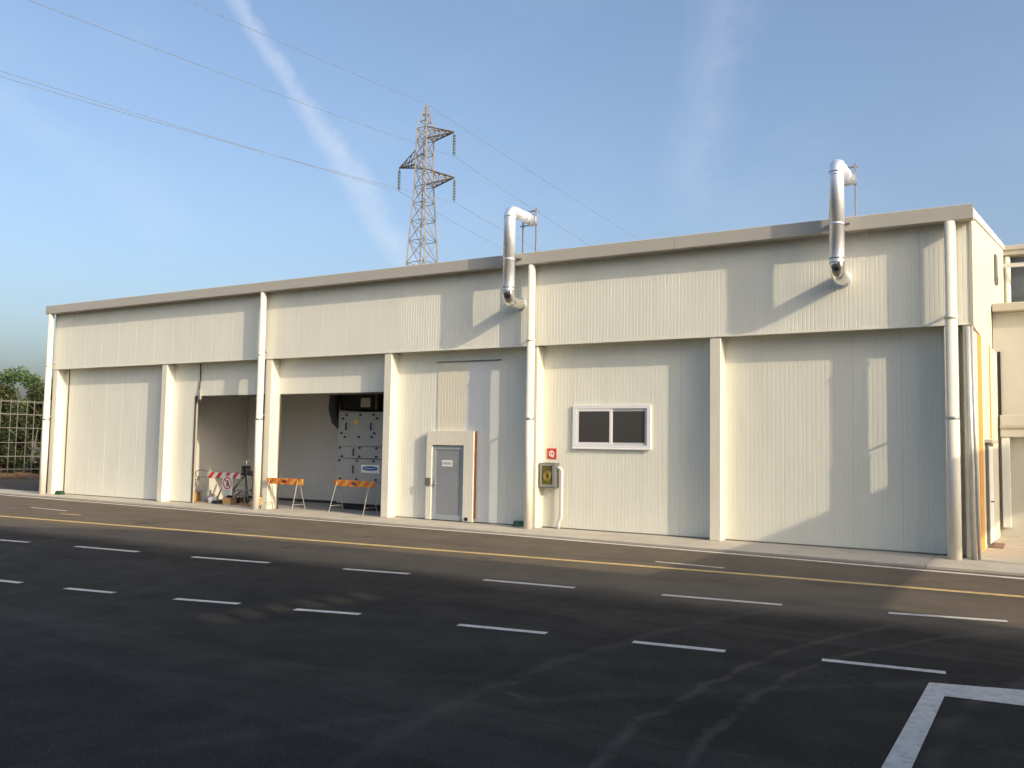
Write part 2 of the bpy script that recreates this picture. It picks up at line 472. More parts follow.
strip('yellow_line', [rd(-60, -8.6), rd(-24.64, -6.72), rd(-15.62, -6.01), rd(-9.05, -5.51), rd(-4.13, -5.14), rd(-.29, -4.96), rd(14, -4.2)], .20, PAINTY, road)
strip('yellow_dash', [rd(-24.35, -5.24), rd(-23.55, -5.14)], .13, PAINTY, road)
strip('worn_dash', [rd(-27.18, -4.41), rd(-25.17, -4.5)], .10, PAINTW, road)
strip('worn_dash', [rd(-6.42, -4.55), rd(-5.06, -4.62)], .10, PAINTW, road)
strip('white_edge_line', [rd(-60, -1.0), rd(-34, -1.55), rd(-19.8, -1.97), rd(-11.18, -2.02), rd(-4.85, -2.37), rd(-.33, -2.68), rd(14, -3.7)], .19, PAINTW, road)
cb = MB()                                                        # corner of a painted bay
q = [rd(-.97, -11.39), rd(-.20, -11.18), rd(2.6, -10.45), rd(2.6, -11.0), rd(-.19, -11.77), rd(-.80, -11.83), rd(-.82, -13.9), rd(-.84, -17), rd(-1.02, -17), rd(-1.0, -14.08)]
zz = RZ + .004
cb.add([(*q[i], zz) for i in (0, 1, 4, 5)], [(0, 3, 2, 1)]); cb.add([(*q[i], zz) for i in (1, 2, 3, 4)], [(0, 3, 2, 1)])
cb.add([(*q[i], zz) for i in (0, 5, 6, 9)], [(0, 3, 2, 1)]); cb.add([(*q[i], zz) for i in (9, 6, 7, 8)], [(0, 3, 2, 1)])
obj('bay_corner_marking', cb, PAINTW, road)

# pavement: slab with a small lip, joints every few metres
pav_root = thing('pavement', (-17, -.5, 0), 'pale concrete pavement along the foot of the hall', None); tag(pav_root, None, None, None, 'structure')
edge = lambda x: -1.72 - .030 * (x + 0) if x > 0 else -1.86 - .0385 * x if False else -1.80 + (-x) * .0395 - max(0, -x - 12) * .011
edges = [-60, -50, -42, -38, -34.2, -30.1, -26, -22, -18, -14, -10, -6, -2, 2, 8, 16, 30]
for a, b in zip(edges[:-1], edges[1:]):
    mb = MB(); back = .70 if a >= -34.3 and b <= 2 else .62
    gp = .006
    mb.add([(a + gp, edge(a), RZ - .1), (b - gp, edge(b), RZ - .1), (b - gp, back, RZ - .1), (a + gp, back, RZ - .1),
            (a + gp, edge(a), -.012), (b - gp, edge(b), -.012), (a + gp, edge(a) + .015, 0), (b - gp, edge(b) + .015, 0), (b - gp, back, 0), (a + gp, back, 0)],
           [(0, 1, 5, 4), (4, 5, 7, 6), (6, 7, 8, 9), (1, 2, 8, 7, 5), (2, 3, 9, 8), (3, 0, 4, 6, 9), (3, 2, 1, 0)])
    obj('concrete_slab', mb, CONC, pav_root)
yard = MB().box(-1.32, 30, .704, 6.3, RZ - .1, -.004)
tag(obj('yard_slab', yard, YARD), 'pale stained concrete apron beside the side door', None, None, 'structure')

# ------------------------------------------------------------------ the hall
hall = thing('industrial_hall', (-17.3, 3, 0), 'long cream panelled industrial hall with six column bays and a projecting upper band', 'building')
REC = .37                                          # depth of the bays behind the column fronts
HB = 4.87                                          # underside of the band
XC = [-33.34, -26.83, -21.66, -16.73, -11.75, -6.73, -1.62]
CW = .27


def ribbed(h, pitch=.1, groove=.012, depth=.0040, edge_gap=.0015):
    """unit-wide wall sheet with vertical grooves; front at y=0, thickness 40 mm"""
    n_ = int(round(1 / pitch)); prof = [(edge_gap, .005)]
    prof.append((edge_gap + .004, 0))
    for i in range(1, n_):
        x = i * pitch
        prof += [(x - groove / 2 - .003, 0), (x - groove / 2, depth), (x + groove / 2, depth), (x + groove / 2 + .003, 0)]
    prof += [(1 - edge_gap - .004, 0), (1 - edge_gap, .005)]
    b = MB(); k = len(prof)
    b.v = [Vector((x, y, 0)) for x, y in prof] + [Vector((x, y, h)) for x, y in prof]
    for i in range(k - 1): b.f.append([i, i + 1, k + i + 1, k + i]); b.sm.append(False)
    b.add([(edge_gap, .008, 0), (1 - edge_gap, .008, 0), (1 - edge_gap, .04, 0), (edge_gap, .04, 0)], [(3, 2, 1, 0)])
    b.add([(edge_gap, .008, h), (1 - edge_gap, .008, h), (1 - edge_gap, .04, h), (edge_gap, .04, h)], [(0, 1, 2, 3)])
    b.add([(edge_gap, .008, 0), (edge_gap, .04, 0), (edge_gap, .04, h), (edge_gap, .008, h)], [(0, 3, 2, 1)])
    b.add([(1 - edge_gap, .008, 0), (1 - edge_gap, .04, 0), (1 - edge_gap, .04, h), (1 - edge_gap, .008, h)], [(0, 1, 2, 3)])
    me = bpy.data.meshes.new('ribbed_sheet'); me.from_pydata([tuple(q) for q in b.v], [], b.f)
    return me


_cache = {}


def panel(name, x0, x1, y, z0, z1, mt, parent=None, pitch=.1):
    if pitch < .15 and x1 < -16: pitch = .25
    key = (round(z1 - z0, 3), mt.name, pitch)
    if key not in _cache:
        me = ribbed(z1 - z0, pitch, .012, .0012 if pitch > .2 and mt is PANEL else .004); me.materials.append(mt); _cache[key] = me
    o = put(name, _cache[key], (x0, y, z0), parent or hall); o.scale.x = x1 - x0
    return o


def split(x0, x1, w=1.0):
    n_ = max(1, int(round((x1 - x0) / w))); return [(x0 + (x1 - x0) * i / n_, x0 + (x1 - x0) * (i + 1) / n_) for i in range(n_)]


# backing behind panel joints (dark) and lower wall sheets
OA0, OA1, OB0, OB1, OZ = -25.57, -22.0, -21.44, -17.0, 3.74
for a, b in split(XC[0], XC[1]): panel('wall_panel', a, b, REC, .03, HB + .03, PANEL)
panel('wall_panel', XC[1], OA0, REC, .03, HB + .03, PANEL)
for a, b in split(OA0, XC[2]): panel('lintel_panel', a, b, REC, OZ, HB + .03, PANEL)
panel('wall_panel', XC[2], OB0, REC, .03, OZ, PANEL)
for a, b in split(XC[2], XC[3]): panel('lintel_panel', a, b, REC, OZ, HB + .03, PANEL)
for k in (3, 4, 5):
    for a, b in split(XC[k], XC[k + 1]): panel('wall_panel', a, b, REC, .03, HB + .03, PANEL)
panel('wall_panel', XC[6], -1.32, REC, .03, HB + .03, PANEL)
bk = MB()
bk.box(XC[0] - .1, XC[1], REC + .042, REC + .12, .0, HB + .1); bk.box(XC[1], OA0 - .001, REC + .042, REC + .12, .0, HB + .1)
bk.box(OA0 + .001, XC[3], REC + .042, REC + .12, OZ + .002, HB + .1); bk.box(XC[3] + .001, -1.33, REC + .042, REC + .12, 0, HB + .1)
obj('wall_backing', bk, FASCIA, hall)
# base drip strip under the closed bays
for k in (0, 3, 4, 5):
    obj('base_strip', MB().box(XC[k] + .16, XC[k + 1] - .16, REC - .012, REC + .03, .001, .027), SEAM, hall)
# opening trims
obj('jamb', MB().box(OA0 - .004, OA0 + .022, REC - .02, REC + .035, 0, OZ), BROWN, hall)
obj('jamb', MB().box(OB0 - .004, OB0 + .018, REC - .02, REC + .035, 0, OZ), BROWN, hall)
obj('opening_head', MB().box(OA0 + .024, XC[2] - .15, REC - .015, REC + .14, OZ - .05, OZ - .002), BROWN, hall)
obj('opening_head', MB().box(OB0 + .020, XC[3] - .15, REC - .015, REC + .14, OZ - .05, OZ - .002), BROWN, hall)
obj('edge_strip', MB().box(-32.98, -32.94, REC - .02, REC - .002, .03, HB), BROWN, hall)

# columns
for x in XC:
    w = CW if x > -33 else .30
    mb = MB().box(x - w / 2, x + w / 2, 0.012, REC + .03, 0, HB - .004, .012)
    obj('column', mb, COLUMN, hall)

# upper band, sheet by sheet, with lip trim under it
XL, XR = -33.5, -1.20
ZB1 = 7.10
for a, b in split(XL, XR): panel('band_panel', a, b, 0, HB + .035, ZB1, PANEL, None, .0909)
obj('band_backing', MB().box(XL + .02, XR - .02, .042, .10, HB + .01, ZB1), FASCIA, hall)
for a, b in split(XL, XR, 6.46):
    obj('band_trim', MB().box(a + .003, b - .003, -.012, .11, HB, HB + .033), PANEL, hall)
obj('band_soffit', MB().box(XL + .02, XR - .04, .112, REC + .035, HB + .032, HB + .06), PANEL, hall)
# gutter fascia in lengths
gprof = [(-.34, 7.05), (-.34, 7.345), (-.325, 7.36), (-.29, 7.36), (-.28, 7.30), (.05, 7.30), (.05, 7.07), (-.30, 7.03)]
for a, b in split(-33.64, -1.14, 6.5):
    gg = obj('gutter', MB().prism(gprof, 'x', a + .003, b - .003), FASCIA, hall)
for i in range(64):
    x = -33.2 + i * .5
    obj('gutter_clip', MB().box(x, x + .03, -.30, -.02, 7.012, 7.03), FASCIA, hall)
# roof, side walls and rear wall
RT = lambda y: 7.18 + .135 * y
rf = MB(); rf.prism([(.06, RT(.06)), (13, RT(13)), (13, RT(13) + .12), (.06, RT(.06) + .12)], 'x', XL, XR - .02)
obj('roof', rf, ROOF, hall)
sx = lambda y: XR + .015 * y
sw = MB(); pts = [(.045, HB), (13, HB), (13, RT(13) + .12), (.045, RT(0) + .12)]
v = [(sx(y) - .06, y, z) for y, z in pts] + [(sx(y), y, z) for y, z in pts]
sw.add(v, [(0, 1, 2, 3), (7, 6, 5, 4), (0, 4, 5, 1), (1, 5, 6, 2), (2, 6, 7, 3), (3, 7, 4, 0)])
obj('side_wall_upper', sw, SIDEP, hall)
# the corner trim and coping of the side wall
obj('corner_trim', MB().box(XR - .045, XR + .012, -.014, .044, HB - .005, 7.02), FASCIA, hall)
cp = MB(); pts = [(-.30, 7.36), (.05, 7.37), (13, RT(13) + .26), (13, RT(13) + .10), (.05, 7.19), (-.02, 7.22)]
v = [(sx(y) - .10, y, z) for y, z in pts] + [(sx(y) + .035, y, z) for y, z in pts]
N_ = len(pts); cp.add(v, [tuple(range(N_)), tuple(range(2 * N_ - 1, N_ - 1, -1))] + [(i, N_ + i, N_ + (i + 1) % N_, (i + 1) % N_) for i in range(N_)])
obj('side_coping', cp, COLUMN, hall)
vt = obj('side_vent', MB().box(sx(8), sx(8) + .07, 7.7, 8.35, 7.05, 7.85, .01), CABG, hall)
obj('vent_louvre', MB().box(sx(8) + .02, sx(8) + .078, 7.76, 8.29, 7.10, 7.22), DARK, vt)
obj('side_soffit', MB().box(XR - .4, XR - .062, .5, 6, HB + .005, HB + .03), FASCIA, hall)
# lower side wall (slightly splayed) with exposed orange panel edges
lx = lambda y: -1.28 + .045 * y


def sidestrip(name, y0, y1, z0, z1, pr, mt, parent=None, th=.05):
    b = MB(); v = [(lx(y) + pr - th, y, z) for y, z in ((y0, z0), (y1, z0), (y1, z1), (y0, z1))] + [(lx(y) + pr, y, z) for y, z in ((y0, z0), (y1, z0), (y1, z1), (y0, z1))]
    b.add(v, [(0, 1, 2, 3), (7, 6, 5, 4), (0, 4, 5, 1), (1, 5, 6, 2), (2, 6, 7, 3), (3, 7, 4, 0)])
    return obj(name, b, mt, parent or hall)


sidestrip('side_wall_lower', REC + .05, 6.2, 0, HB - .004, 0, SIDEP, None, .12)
sidestrip('side_wall_edge', .10, REC + .04, 0, HB - .004, -.002, COLUMN, None, .12)
sidestrip('panel_edge_strip', .62, .75, .02, HB - .01, .008, RUST)
sidestrip('panel_edge_strip', 1.55, 2.25, .02, HB - .01, .012, ORANGE)
sidestrip('panel_edge_strip', 4.05, 4.3, 2.55, HB - .01, .010, ORANGE)
sdoor = sidestrip('side_door', 2.75, 4.0, .06, 2.42, .06, CABG, None, .08)
sidestrip('side_door_leaf', 2.95, 3.9, .08, 2.34, .066, WHITE, sdoor, .03)
sidestrip('side_door_hood', 2.6, 4.1, 2.43, 2.50, .16, FASCIA, sdoor, .18)
obj('door_handle', MB().tube([(lx(3.1) + .07, 3.08, 1.05), (lx(3.1) + .13, 3.08, 1.05), (lx(3.1) + .13, 3.22, 1.05)], .014, 8), BLACK, sdoor)
obj('doorstep', MB().box(lx(3) + .0, lx(3) + .32, 2.8, 4.0, -.03, .02, .008), TERRA, hall)
# left side and rear, plain sheets
lw = MB(); lw.prism([(.045, 0), (13, 0), (13, RT(13)), (.045, RT(0) + .05)], 'x', XL + .005, XL + .08); obj('end_wall', lw, PANEL, hall)
obj('rear_wall', MB().box(XL + .1, XR, 12.9, 13, 0, RT(12.9)), PANEL, hall)

# interior of the open bays
IX0, IX1, IY, IZ = -26.5, -16.3, 3.65, 4.62
for a, b in split(IX0, IX1): panel('interior_panel', a, b, IY, .005, IZ, INTW, None, .2)
for i, (a, b) in enumerate(split(REC + .13, IY - .005)):
    o = panel('interior_panel', a, b, 0, .005, IZ, INTW, None, .2)
    o.rotation_euler.z = R(90); o.location = Vector((IX0, a, .005)) - ORIG[hall.name]
obj('interior_wall', MB().box(IX1, IX1 + .06, REC + .13, IY, 0, IZ), INTW, hall)
obj('interior_ceiling', MB().box(IX0 - .05, IX1 + .06, REC + .13, IY + .05, IZ + .002, IZ + .06), INTW, hall)
obj('interior_floor', MB().box(IX0 - .05, IX1 + .06, .704, IY + .05, -.06, -.002), INTF, hall)
obj('wall_plinth', MB().box(IX0 + .02, IX1, IY - .05, IY - .004, 0, .09), MACHD, hall)

# downpipes
for x, y, rr, zt in ((-33.40, -.235, .12, 7.03), (-21.76, -.235, .115, 7.03), (-11.70, -.235, .115, 7.03), (-1.585, -.27, .125, 7.03)):
    dp = obj('downpipe', MB().tube([(x, y, .0), (x, y, 2.9), (x, y, 2.901), (x, y, 5.0), (x, y, 5.001), (x, y, zt)], [rr, rr, rr * .93, rr * .93, rr * .86, rr * .86], 24), PIPE, hall)
    for z in (2.9, 5.0):
        obj('pipe_collar', MB().tube([(x, y, z - .03), (x, y, z + .025)], rr * 1.06, 24), STEEL if z < 3 else PIPE, dp)
        obj('pipe_bracket', MB().box(x - .02, x + .02, y + rr * .8, .0 if z > 4 else .012, z + .1, z + .14), STEEL, dp)

# infill of the old doorway above the personnel door
panel('infill_panel', -15.14, -14.152, REC - .014, 2.565, 4.56, PANEL2)
o = panel('infill_panel', -14.148, -13.01, REC - .014, .03, 4.53, PANELW, None, .5)
obj('infill_head', MB().box(-15.18, -12.97, REC - .045, REC - .002, 4.565, 4.585), SEAM, hall)
# personnel door in its built-out surround
PY = .20
ds = obj('door_surround', MB().box(-15.37, -15.19, PY, REC - .016, .02, 2.56).box(-14.08, -13.755, PY, REC - .018, .02, 2.56).box(-15.19, -14.08, PY, REC - .017, 2.16, 2.56), COLUMN, hall)
for a in [-15.28, -14.98, -14.76, -14.54, -14.32, -13.97, -13.86]:
    z0 = 2.17 if -15.19 < a < -14.08 else .03
    obj('surround_joint', MB().box(a - .006, a + .006, PY - .003, PY + .002, z0, 2.55), PANEL2, ds)
obj('surround_edge', MB().box(-13.753, -13.735, PY + .07, REC - .020, .10, 2.565), RUST, ds)
obj('surround_foot', MB().box(-14.0, -13.90, PY - .02, PY - .002, .05, .14), DARK, ds)
door = obj('door', MB().box(-15.188, -15.07, .245, .31, .03, 2.14).box(-14.19, -14.082, .245, .31, .03, 2.14).box(-15.07, -14.19, .245, .31, 2.03, 2.14).box(-15.07, -14.19, .245, .31, .03, .18), DOORB, hall)
obj('door_leaf', MB().box(-15.068, -14.192, .262, .30, .182, 2.028), DOORL, door)
for z in (.35, 1.05, 1.62): obj('hinge', MB().tube([(-14.13, .235, z), (-14.13, .235, z + .12)], .02, 8), STEEL, door)
obj('door_handle', MB().tube([(-15.10, .245, 1.05), (-15.10, .19, 1.05), (-14.98, .19, 1.05)], .014, 8), STEEL, door)
obj('lock_plate', MB().box(-15.13, -15.085, .238, .246, .92, 1.16), STEEL, door)
sg = obj('door_sign', MB().box(-14.86, -14.50, .252, .2605, 1.55, 1.73), SIGNW, door)
for i, (a, b) in enumerate(((-14.83, -14.78), (-14.765, -14.71), (-14.695, -14.655), (-14.64, -14.59), (-14.575, -14.53))):
    obj('sign_print', MB().box(a, b, .2495, .2515, 1.605, 1.675), GREYTXT, sg)
obj('wall_vent', MB().box(-15.40, -15.20, PY - .03, PY - .001, .99, 1.21, .005), CABG, ds)

# window
wx0, wx1, wz0, wz1, wy = -10.70, -8.50, 2.14, 3.27, REC - .052
win = obj('window', MB().box(wx0, wx0 + .10, wy, REC + .03, wz0, wz1).box(wx1 - .10, wx1, wy, REC + .03, wz0, wz1).box(wx0 + .1, wx1 - .1, wy, REC + .03, wz1 - .09, wz1).box(wx0 + .1, wx1 - .1, wy, REC + .03, wz0, wz0 + .09), WHITE, hall)
obj('window_sill', MB().box(wx0 - .01, wx1 + .01, wy - .02, wy - .001, wz0 - .02, wz0 + .012, .004), WHITE, win)
mid = (wx0 + wx1) / 2
for k, (a, b) in enumerate(((wx0 + .102, mid + .03), (mid - .03, wx1 - .102))):
    yy = wy + .008 + .028 * k
    s_ = obj('sash', MB().box(a, a + .07, yy, yy + .022, wz0 + .092, wz1 - .092).box(b - .07, b, yy, yy + .022, wz0 + .092, wz1 - .092).box(a + .07, b - .07, yy, yy + .022, wz0 + .092, wz0 + .16).box(a + .07, b - .07, yy, yy + .022, wz1 - .16, wz1 - .092), SASH if k else WHITE, win)
    obj('pane', MB().box(a + .068, b - .068, yy + .006, yy + .010, wz0 + .158, wz1 - .158), GLASS, s_)

# hanging cable in front of the first opening
obj('cable', MB().tube([(-25.33, .33, HB - .01), (-25.32, .34, 4.3), (-25.34, .32, 3.9), (-25.25, .31, 3.45)], .022, 8), BROWN, hall)
obj('cable_box', MB().box(-25.36, -25.25, .30, .365, 3.60, 3.95, .01), FASCIA, hall)


# ------------------------------------------------------------------ exhaust ducts
def duct(x, label):
    t = thing('exhaust_duct', (x, -.62, 5.85), label, 'duct', 'silver exhaust ducts on the hall front')
    r = .157; y0 = -.62; zb, zt = 6.03, 8.50; rb = .20

    def arc(cy, cz, a0, a1, k): return [(x, cy + rb * math.cos(R(a0 + (a1 - a0) * i / k)), cz + rb * math.sin(R(a0 + (a1 - a0) * i / k))) for i in range(k + 1)]
    obj('vertical_pipe', MB().tube([(x, y0, zb + rb), (x, y0, 7.15), (x, y0, 7.151), (x, y0, zt - rb)], [r, r, r * 1.03, r * 1.03], 32, False), ALU, t)
    obj('top_elbow', MB().tube(arc(y0 + rb, zt - rb, 180, 90, 4), r * 1.02, 32, False), ALU, t)
    obj('bottom_elbow', MB().tube([(x, y0, zb + rb + .05)] + arc(y0 + rb, zb + rb, 180, 270, 3) + [(x, -.02, zb)], r * 1.03, 32, False), CHROME, t)
    obj('horizontal_pipe', MB().tube([(x, y0 + rb, zt), (x, .55, zt)], r * 1.0, 32), ALU, t)
    for z in (zb + rb + .06, zb + rb + .16, 7.15, zt - rb - .04): obj('pipe_joint', MB().tube([(x, y0, z - .018), (x, y0, z + .018)], r * 1.055, 32), STEEL if z < 6.6 else ALU, t)
    obj('pipe_joint', MB().tube([(x, .20, zt), (x, .25, zt)], r * 1.06, 32), ALU, t)
    obj('wall_flange', MB().tube([(x, -.018, zb), (x, -.002, zb)], r * 1.25, 32), ALU, t)
    obj('rain_cap', MB().tube([(x, .551, zt), (x, .60, zt)], r * 1.12, 32), STEEL, t)
    for s in (-1, 1):
        obj('support_post', MB().box(x + s * .21 - .02, x + s * .21 + .02, .44, .48, RT(.46) + .12, zt + .30), STEEL, t)
    obj('support_bar', MB().box(x - .28, x + .28, .482, .512, zt + .20, zt + .245), STEEL, t)
    obj('support_bar', MB().box(x - .28, x + .28, .41, .438, zt - r - .05, zt - r - .012), STEEL, t)
    obj('gutter_strap', MB().box(x - .22, x + .24, -.415, -.345, 7.20, 7.24), STEEL, t)


duct(-12.19, 'silver exhaust duct on the band above the personnel door, beside the middle downpipe')
duct(-3.79, 'silver exhaust duct on the right end of the band, above the blank rightmost bay')

# ------------------------------------------------------------------ hydrant cabinet, sign, bait boxes
hc = thing('hydrant_cabinet', (-11.33, .25, 1.08), 'grey fire hose cabinet with yellow window and white riser pipe beside it', 'cabinet')
obj('cabinet_box', MB().box(-11.58, -11.10, .13, REC - .003, 1.08, 1.74, .01), CABG, hc)
fr = obj('cabinet_door', MB().box(-11.56, -11.50, .105, .128, 1.10, 1.72).box(-11.18, -11.12, .105, .128, 1.10, 1.72).box(-11.50, -11.18, .105, .128, 1.10, 1.16).box(-11.50, -11.18, .105, .128, 1.66, 1.72), STEEL, hc)
obj('cabinet_window', MB().box(-11.50, -11.18, .117, .127, 1.16, 1.66), OLIVE, fr)
obj('hose_coil', MB().tube([(-11.34 + .12 * math.cos(i * .5) * (1 - i / 60), .108, 1.38 + .15 * math.sin(i * .5) * (1 - i / 60)) for i in range(36)], .009, 6), mat('old_hose', (.30, .25, .05), .6), fr)
rp = MB(); rp.tube([(-11.10, .24, 1.60), (-11.06, .24, 1.61), (-11.0, .24, 1.58), (-10.97, .24, 1.52), (-10.97, .24, .34), (-10.98, .24, .27), (-11.04, .24, .18), (-11.05, .24, .12), (-11.05, .24, 0)], .048, 16)
obj('riser_pipe', rp, mat('white_pipe', (.55, .56, .57), .35, 0, .03, 3), hc)
fs = thing('fire_hose_sign', (-11.34, REC - .01, 1.83), 'small red square fire hose sign on the panel above the grey cabinet', 'sign')
plate = obj('sign_plate', MB().box(-11.48, -11.20, REC - .014, REC - .004, 1.84, 2.12), RED, fs)
ring = MB()
for i in range(20):
    a0, a1 = 2 * math.pi * i / 20, 2 * math.pi * (i + 1) / 20
    ring.add([(-11.34 + rr * math.cos(a), REC - .0165, 1.98 + rr * math.sin(a)) for a, rr in ((a0, .05), (a0, .085), (a1, .085), (a1, .05))], [(0, 1, 2, 3)])
ring.box(-11.352, -11.328, REC - .0175, REC - .015, 1.90, 2.06)
ring.box(-11.34, -11.26, REC - .0175, REC - .015, 1.885, 1.905)
obj('hose_symbol', ring, SIGNW, plate)
for x, y, lab in ((-33.0, .02, 'small dark green bait box at the foot of the far left column'), (-12.17, .16, 'small dark green bait box at the foot of the middle downpipe')):
    if x < -30: x, y = -32.72, .05
    t = thing('bait_box', (x, y, 0), lab, 'box', 'green bait boxes along the wall')
    bx = obj('box_body', MB().prism([(y - .11, 0), (y + .11, 0), (y + .09, .12), (y - .07, .12)], 'x', x - .17, x + .17), GREEN, t)
    obj('box_lid', MB().prism([(y - .075, .121), (y + .095, .121), (y + .07, .15), (y - .05, .15)], 'x', x - .165, x + .165), GREEN, t)

# ------------------------------------------------------------------ leaning poles at the right corner
for i, (a, b, r_, lab) in enumerate((((-1.25, -.10, 0), (-1.30, -.03, 4.83), .052, 'pale steel pole leaning at the right corner, nearest the big downpipe'),
                                     ((-1.16, .02, 0), (-1.235, .06, 4.83), .034, 'thinner pale steel pole leaning at the right corner, nearest the orange strip'))):
    tag(obj('steel_pole', MB().tube([a, b], r_, 14), STEELP), lab, 'pole', 'poles leaning at the hall corner')


# ------------------------------------------------------------------ trestle barriers
def trestle(x0, x1, y, yaw_, label):
    cx = (x0 + x1) / 2
    t = thing('trestle_barrier', (cx, y, 0), label, 'barrier', 'striped trestle barriers in front of the openings')
    h0, h1 = .83, 1.02
    ob = obj('board', MB().box(x0, x1, y - .018, y + .018, h0, h1, .006), STR_OY, t)
    em = MB()
    for i in range(14):
        a = 2 * math.pi * i / 14; em.add([(cx + .11 * math.cos(a), y - .0215, (h0 + h1) / 2 + .055 * math.sin(a)), (cx + .11 * math.cos(a + .449), y - .0215, (h0 + h1) / 2 + .055 * math.sin(a + .449)), (cx, y - .0215, (h0 + h1) / 2)], [(0, 1, 2)])
    obj('emblem', em, mat('dark_emblem', (.09, .05, .02), .6, 0, .4, 20), ob)
    for s, x in ((-1, x0 + .17), (1, x1 - .20)):
        for k in (-1, 1):
            obj('leg', MB().bar((x + s * .015, y + k * .03, h1 - .04), (x + s * .06, y + k *   .31, .0), .020), LEGM, t)
        obj('stretcher', MB().bar((x + s * .045, y - .235, .22), (x + s * .045, y + .235, .22), .014), LEGM, t)
    if yaw_: t.rotation_euler.z = yaw_


trestle(-21.50, -19.93, -.06, 0, 'orange and yellow striped trestle barrier standing beside the pipe-clad column')
trestle(-19.17, -17.40, .45, R(-6), 'orange and yellow striped trestle barrier in front of the grey machine')

# red and white barrier
rb_ = thing('red_white_barrier', (-24.7, 1.0, 0), 'red and white striped barrier on a tube frame inside the left opening', 'barrier')
obj('board', MB().box(-25.56, -23.88, .985, 1.012, .87, 1.07, .005).add([], []), STR_RW, rb_)
lp = [(-23.85, 1.03, 1.09), (-26.05, 1.03, 1.11), (-26.18, 1.03, 1.06), (-26.2, 1.03, .95), (-26.12, 1.03, .88), (-23.85, 1.03, .85)]
obj('tube_frame', MB().tube(lp, .018, 8), STEEL, rb_)
for x in (-26.05, -23.95):
    for k in (-1, 1): obj('leg', MB().tube([(x, 1.05, .9), (x, 1.05 + k * .28, 0)], .016, 8), STEEL, rb_)
ps = thing('prohibition_sign', (-24.46, .95, .30), 'white no-entry notice with a red ring hanging on the red and white barrier', 'sign')
sp_ = obj('sign_plate', MB().box(-24.71, -24.21, .955, .965, .30, .96), SIGNW, ps)
rg = MB(); cx, cz = -24.46, .71
for i in range(28):
    a0, a1 = 2 * math.pi * i / 28, 2 * math.pi * (i + 1) / 28
    rg.add([(cx + rr * math.cos(a), .9525, cz + rr * math.sin(a)) for a, rr in ((a0, .17), (a0, .215), (a1, .215), (a1, .17))], [(0, 1, 2, 3)])
rg.add([(cx - .14, .9522, cz + .11), (cx - .11, .9522, cz + .14), (cx + .14, .9522, cz - .11), (cx + .11, .9522, cz - .14)], [(0, 1, 2, 3)])
obj('prohibition_ring', rg, RED, sp_)
hd = MB().disc((cx + .01, .953, cz + .08), .032, .0015)
hd.add([(cx + q[0], .9535, cz + q[1]) for q in ((-.05, .04), (.07, .045), (.085, -.03), (.06, -.035), (.05, -.12), (.01, -.12), (0, -.05), (-.03, -.12), (-.065, -.12), (-.03, -.02))], [tuple(range(10))])
obj('figure_symbol', hd, BLACK, sp_)
for k in range(4): obj('print_line', MB().box(cx - .19, cx + .19 - .06 * (k % 2), .9528, .9545, .445 - k * .035, .458 - k * .035), GREYTXT, sp_)

# pipe vise on a tripod
tv = thing('vise_tripod', (-23.68, 1.25, 0), 'black pipe vise on a three-legged steel stand behind the red and white barrier', 'tool')
ap = (-23.68, 1.25, 1.02)
for q in ((-24.45, .95, 0), (-23.95, 1.7, 0), (-23.25, 1.0, 0)):
    obj('leg', MB().tube([ap, q], .026, 8), BLACK, tv)
obj('tray', MB().prism([(-24.05, 1.1), (-23.80, 1.5), (-23.45, 1.12)], 'z', .46, .49), STEEL, tv)
for z, f in ((.28, .72), (.66, .36)):
    pp = [Vector(ap).lerp(Vector(q), f) for q in ((-24.45, .95, 0), (-23.95, 1.7, 0), (-23.25, 1.0, 0))]
    for i in range(3): obj('brace', MB().bar(pp[i], pp[(i + 1) % 3], .022), STEEL, tv)
vb = obj('vise_body', MB().box(-23.90, -23.45, 1.12, 1.38, 1.0, 1.07, .01).box(-23.82, -23.74, 1.18, 1.32, 1.07, 1.30, .01).box(-23.58, -23.50, 1.18, 1.32, 1.07, 1.30, .01).box(-23.82, -23.50, 1.18, 1.32, 1.24, 1.32, .01).box(-23.46, -23.22, 1.15, 1.33, .98, 1.16, .03), BLACK, tv)
obj('screw', MB().tube([(-23.66, 1.25, 1.30), (-23.66, 1.25, 1.52)], .02, 8), STEEL, vb)
obj('crossbar', MB().tube([(-23.80, 1.25, 1.51), (-23.52, 1.25, 1.51)], .012, 8), STEEL, vb)
obj('chain', MB().tube([(-23.30, 1.2, 1.0), (-23.2, 1.15, .7), (-23.22, 1.1, .45)], .015, 6), BLACK, tv)

tv.location.x -= .22
# clutter on the floor of the left opening
pc = thing('paint_can', (-24.98, .72, 0), 'small pale paint can on the floor left of the notice', 'can')
obj('can_body', MB().tube([(-24.98, .72, 0), (-24.98, .72, .22)], .10, 16), SIGNW, pc); obj('can_rim', MB().tube([(-24.98, .72, .22), (-24.98, .72, .235)], .105, 16), STEEL, pc)
cbx = thing('cardboard_box', (-24.15, .80, 0), 'small open cardboard box between the legs of the tripod', 'box')
obj('box_wall', MB().box(-24.33, -23.97, .66, .67, 0, .22).box(-24.33, -23.97, .93, .94, 0, .22).box(-24.33, -24.32, .67, .93, 0, .22).box(-23.98, -23.97, .67, .93, 0, .22), WOOD, cbx); obj('box_base', MB().box(-24.31, -23.99, .68, .92, .002, .02), WOOD, cbx)
for q in ((-24.42, .62, -24.33, .66), (-23.97, .62, -23.86, .67)): obj('box_flap', MB().add([(q[0], .67, .20), (q[2], .67, .222), (q[2], .93, .222), (q[0], .93, .20)], [(0, 1, 2, 3)]), WOOD, cbx)
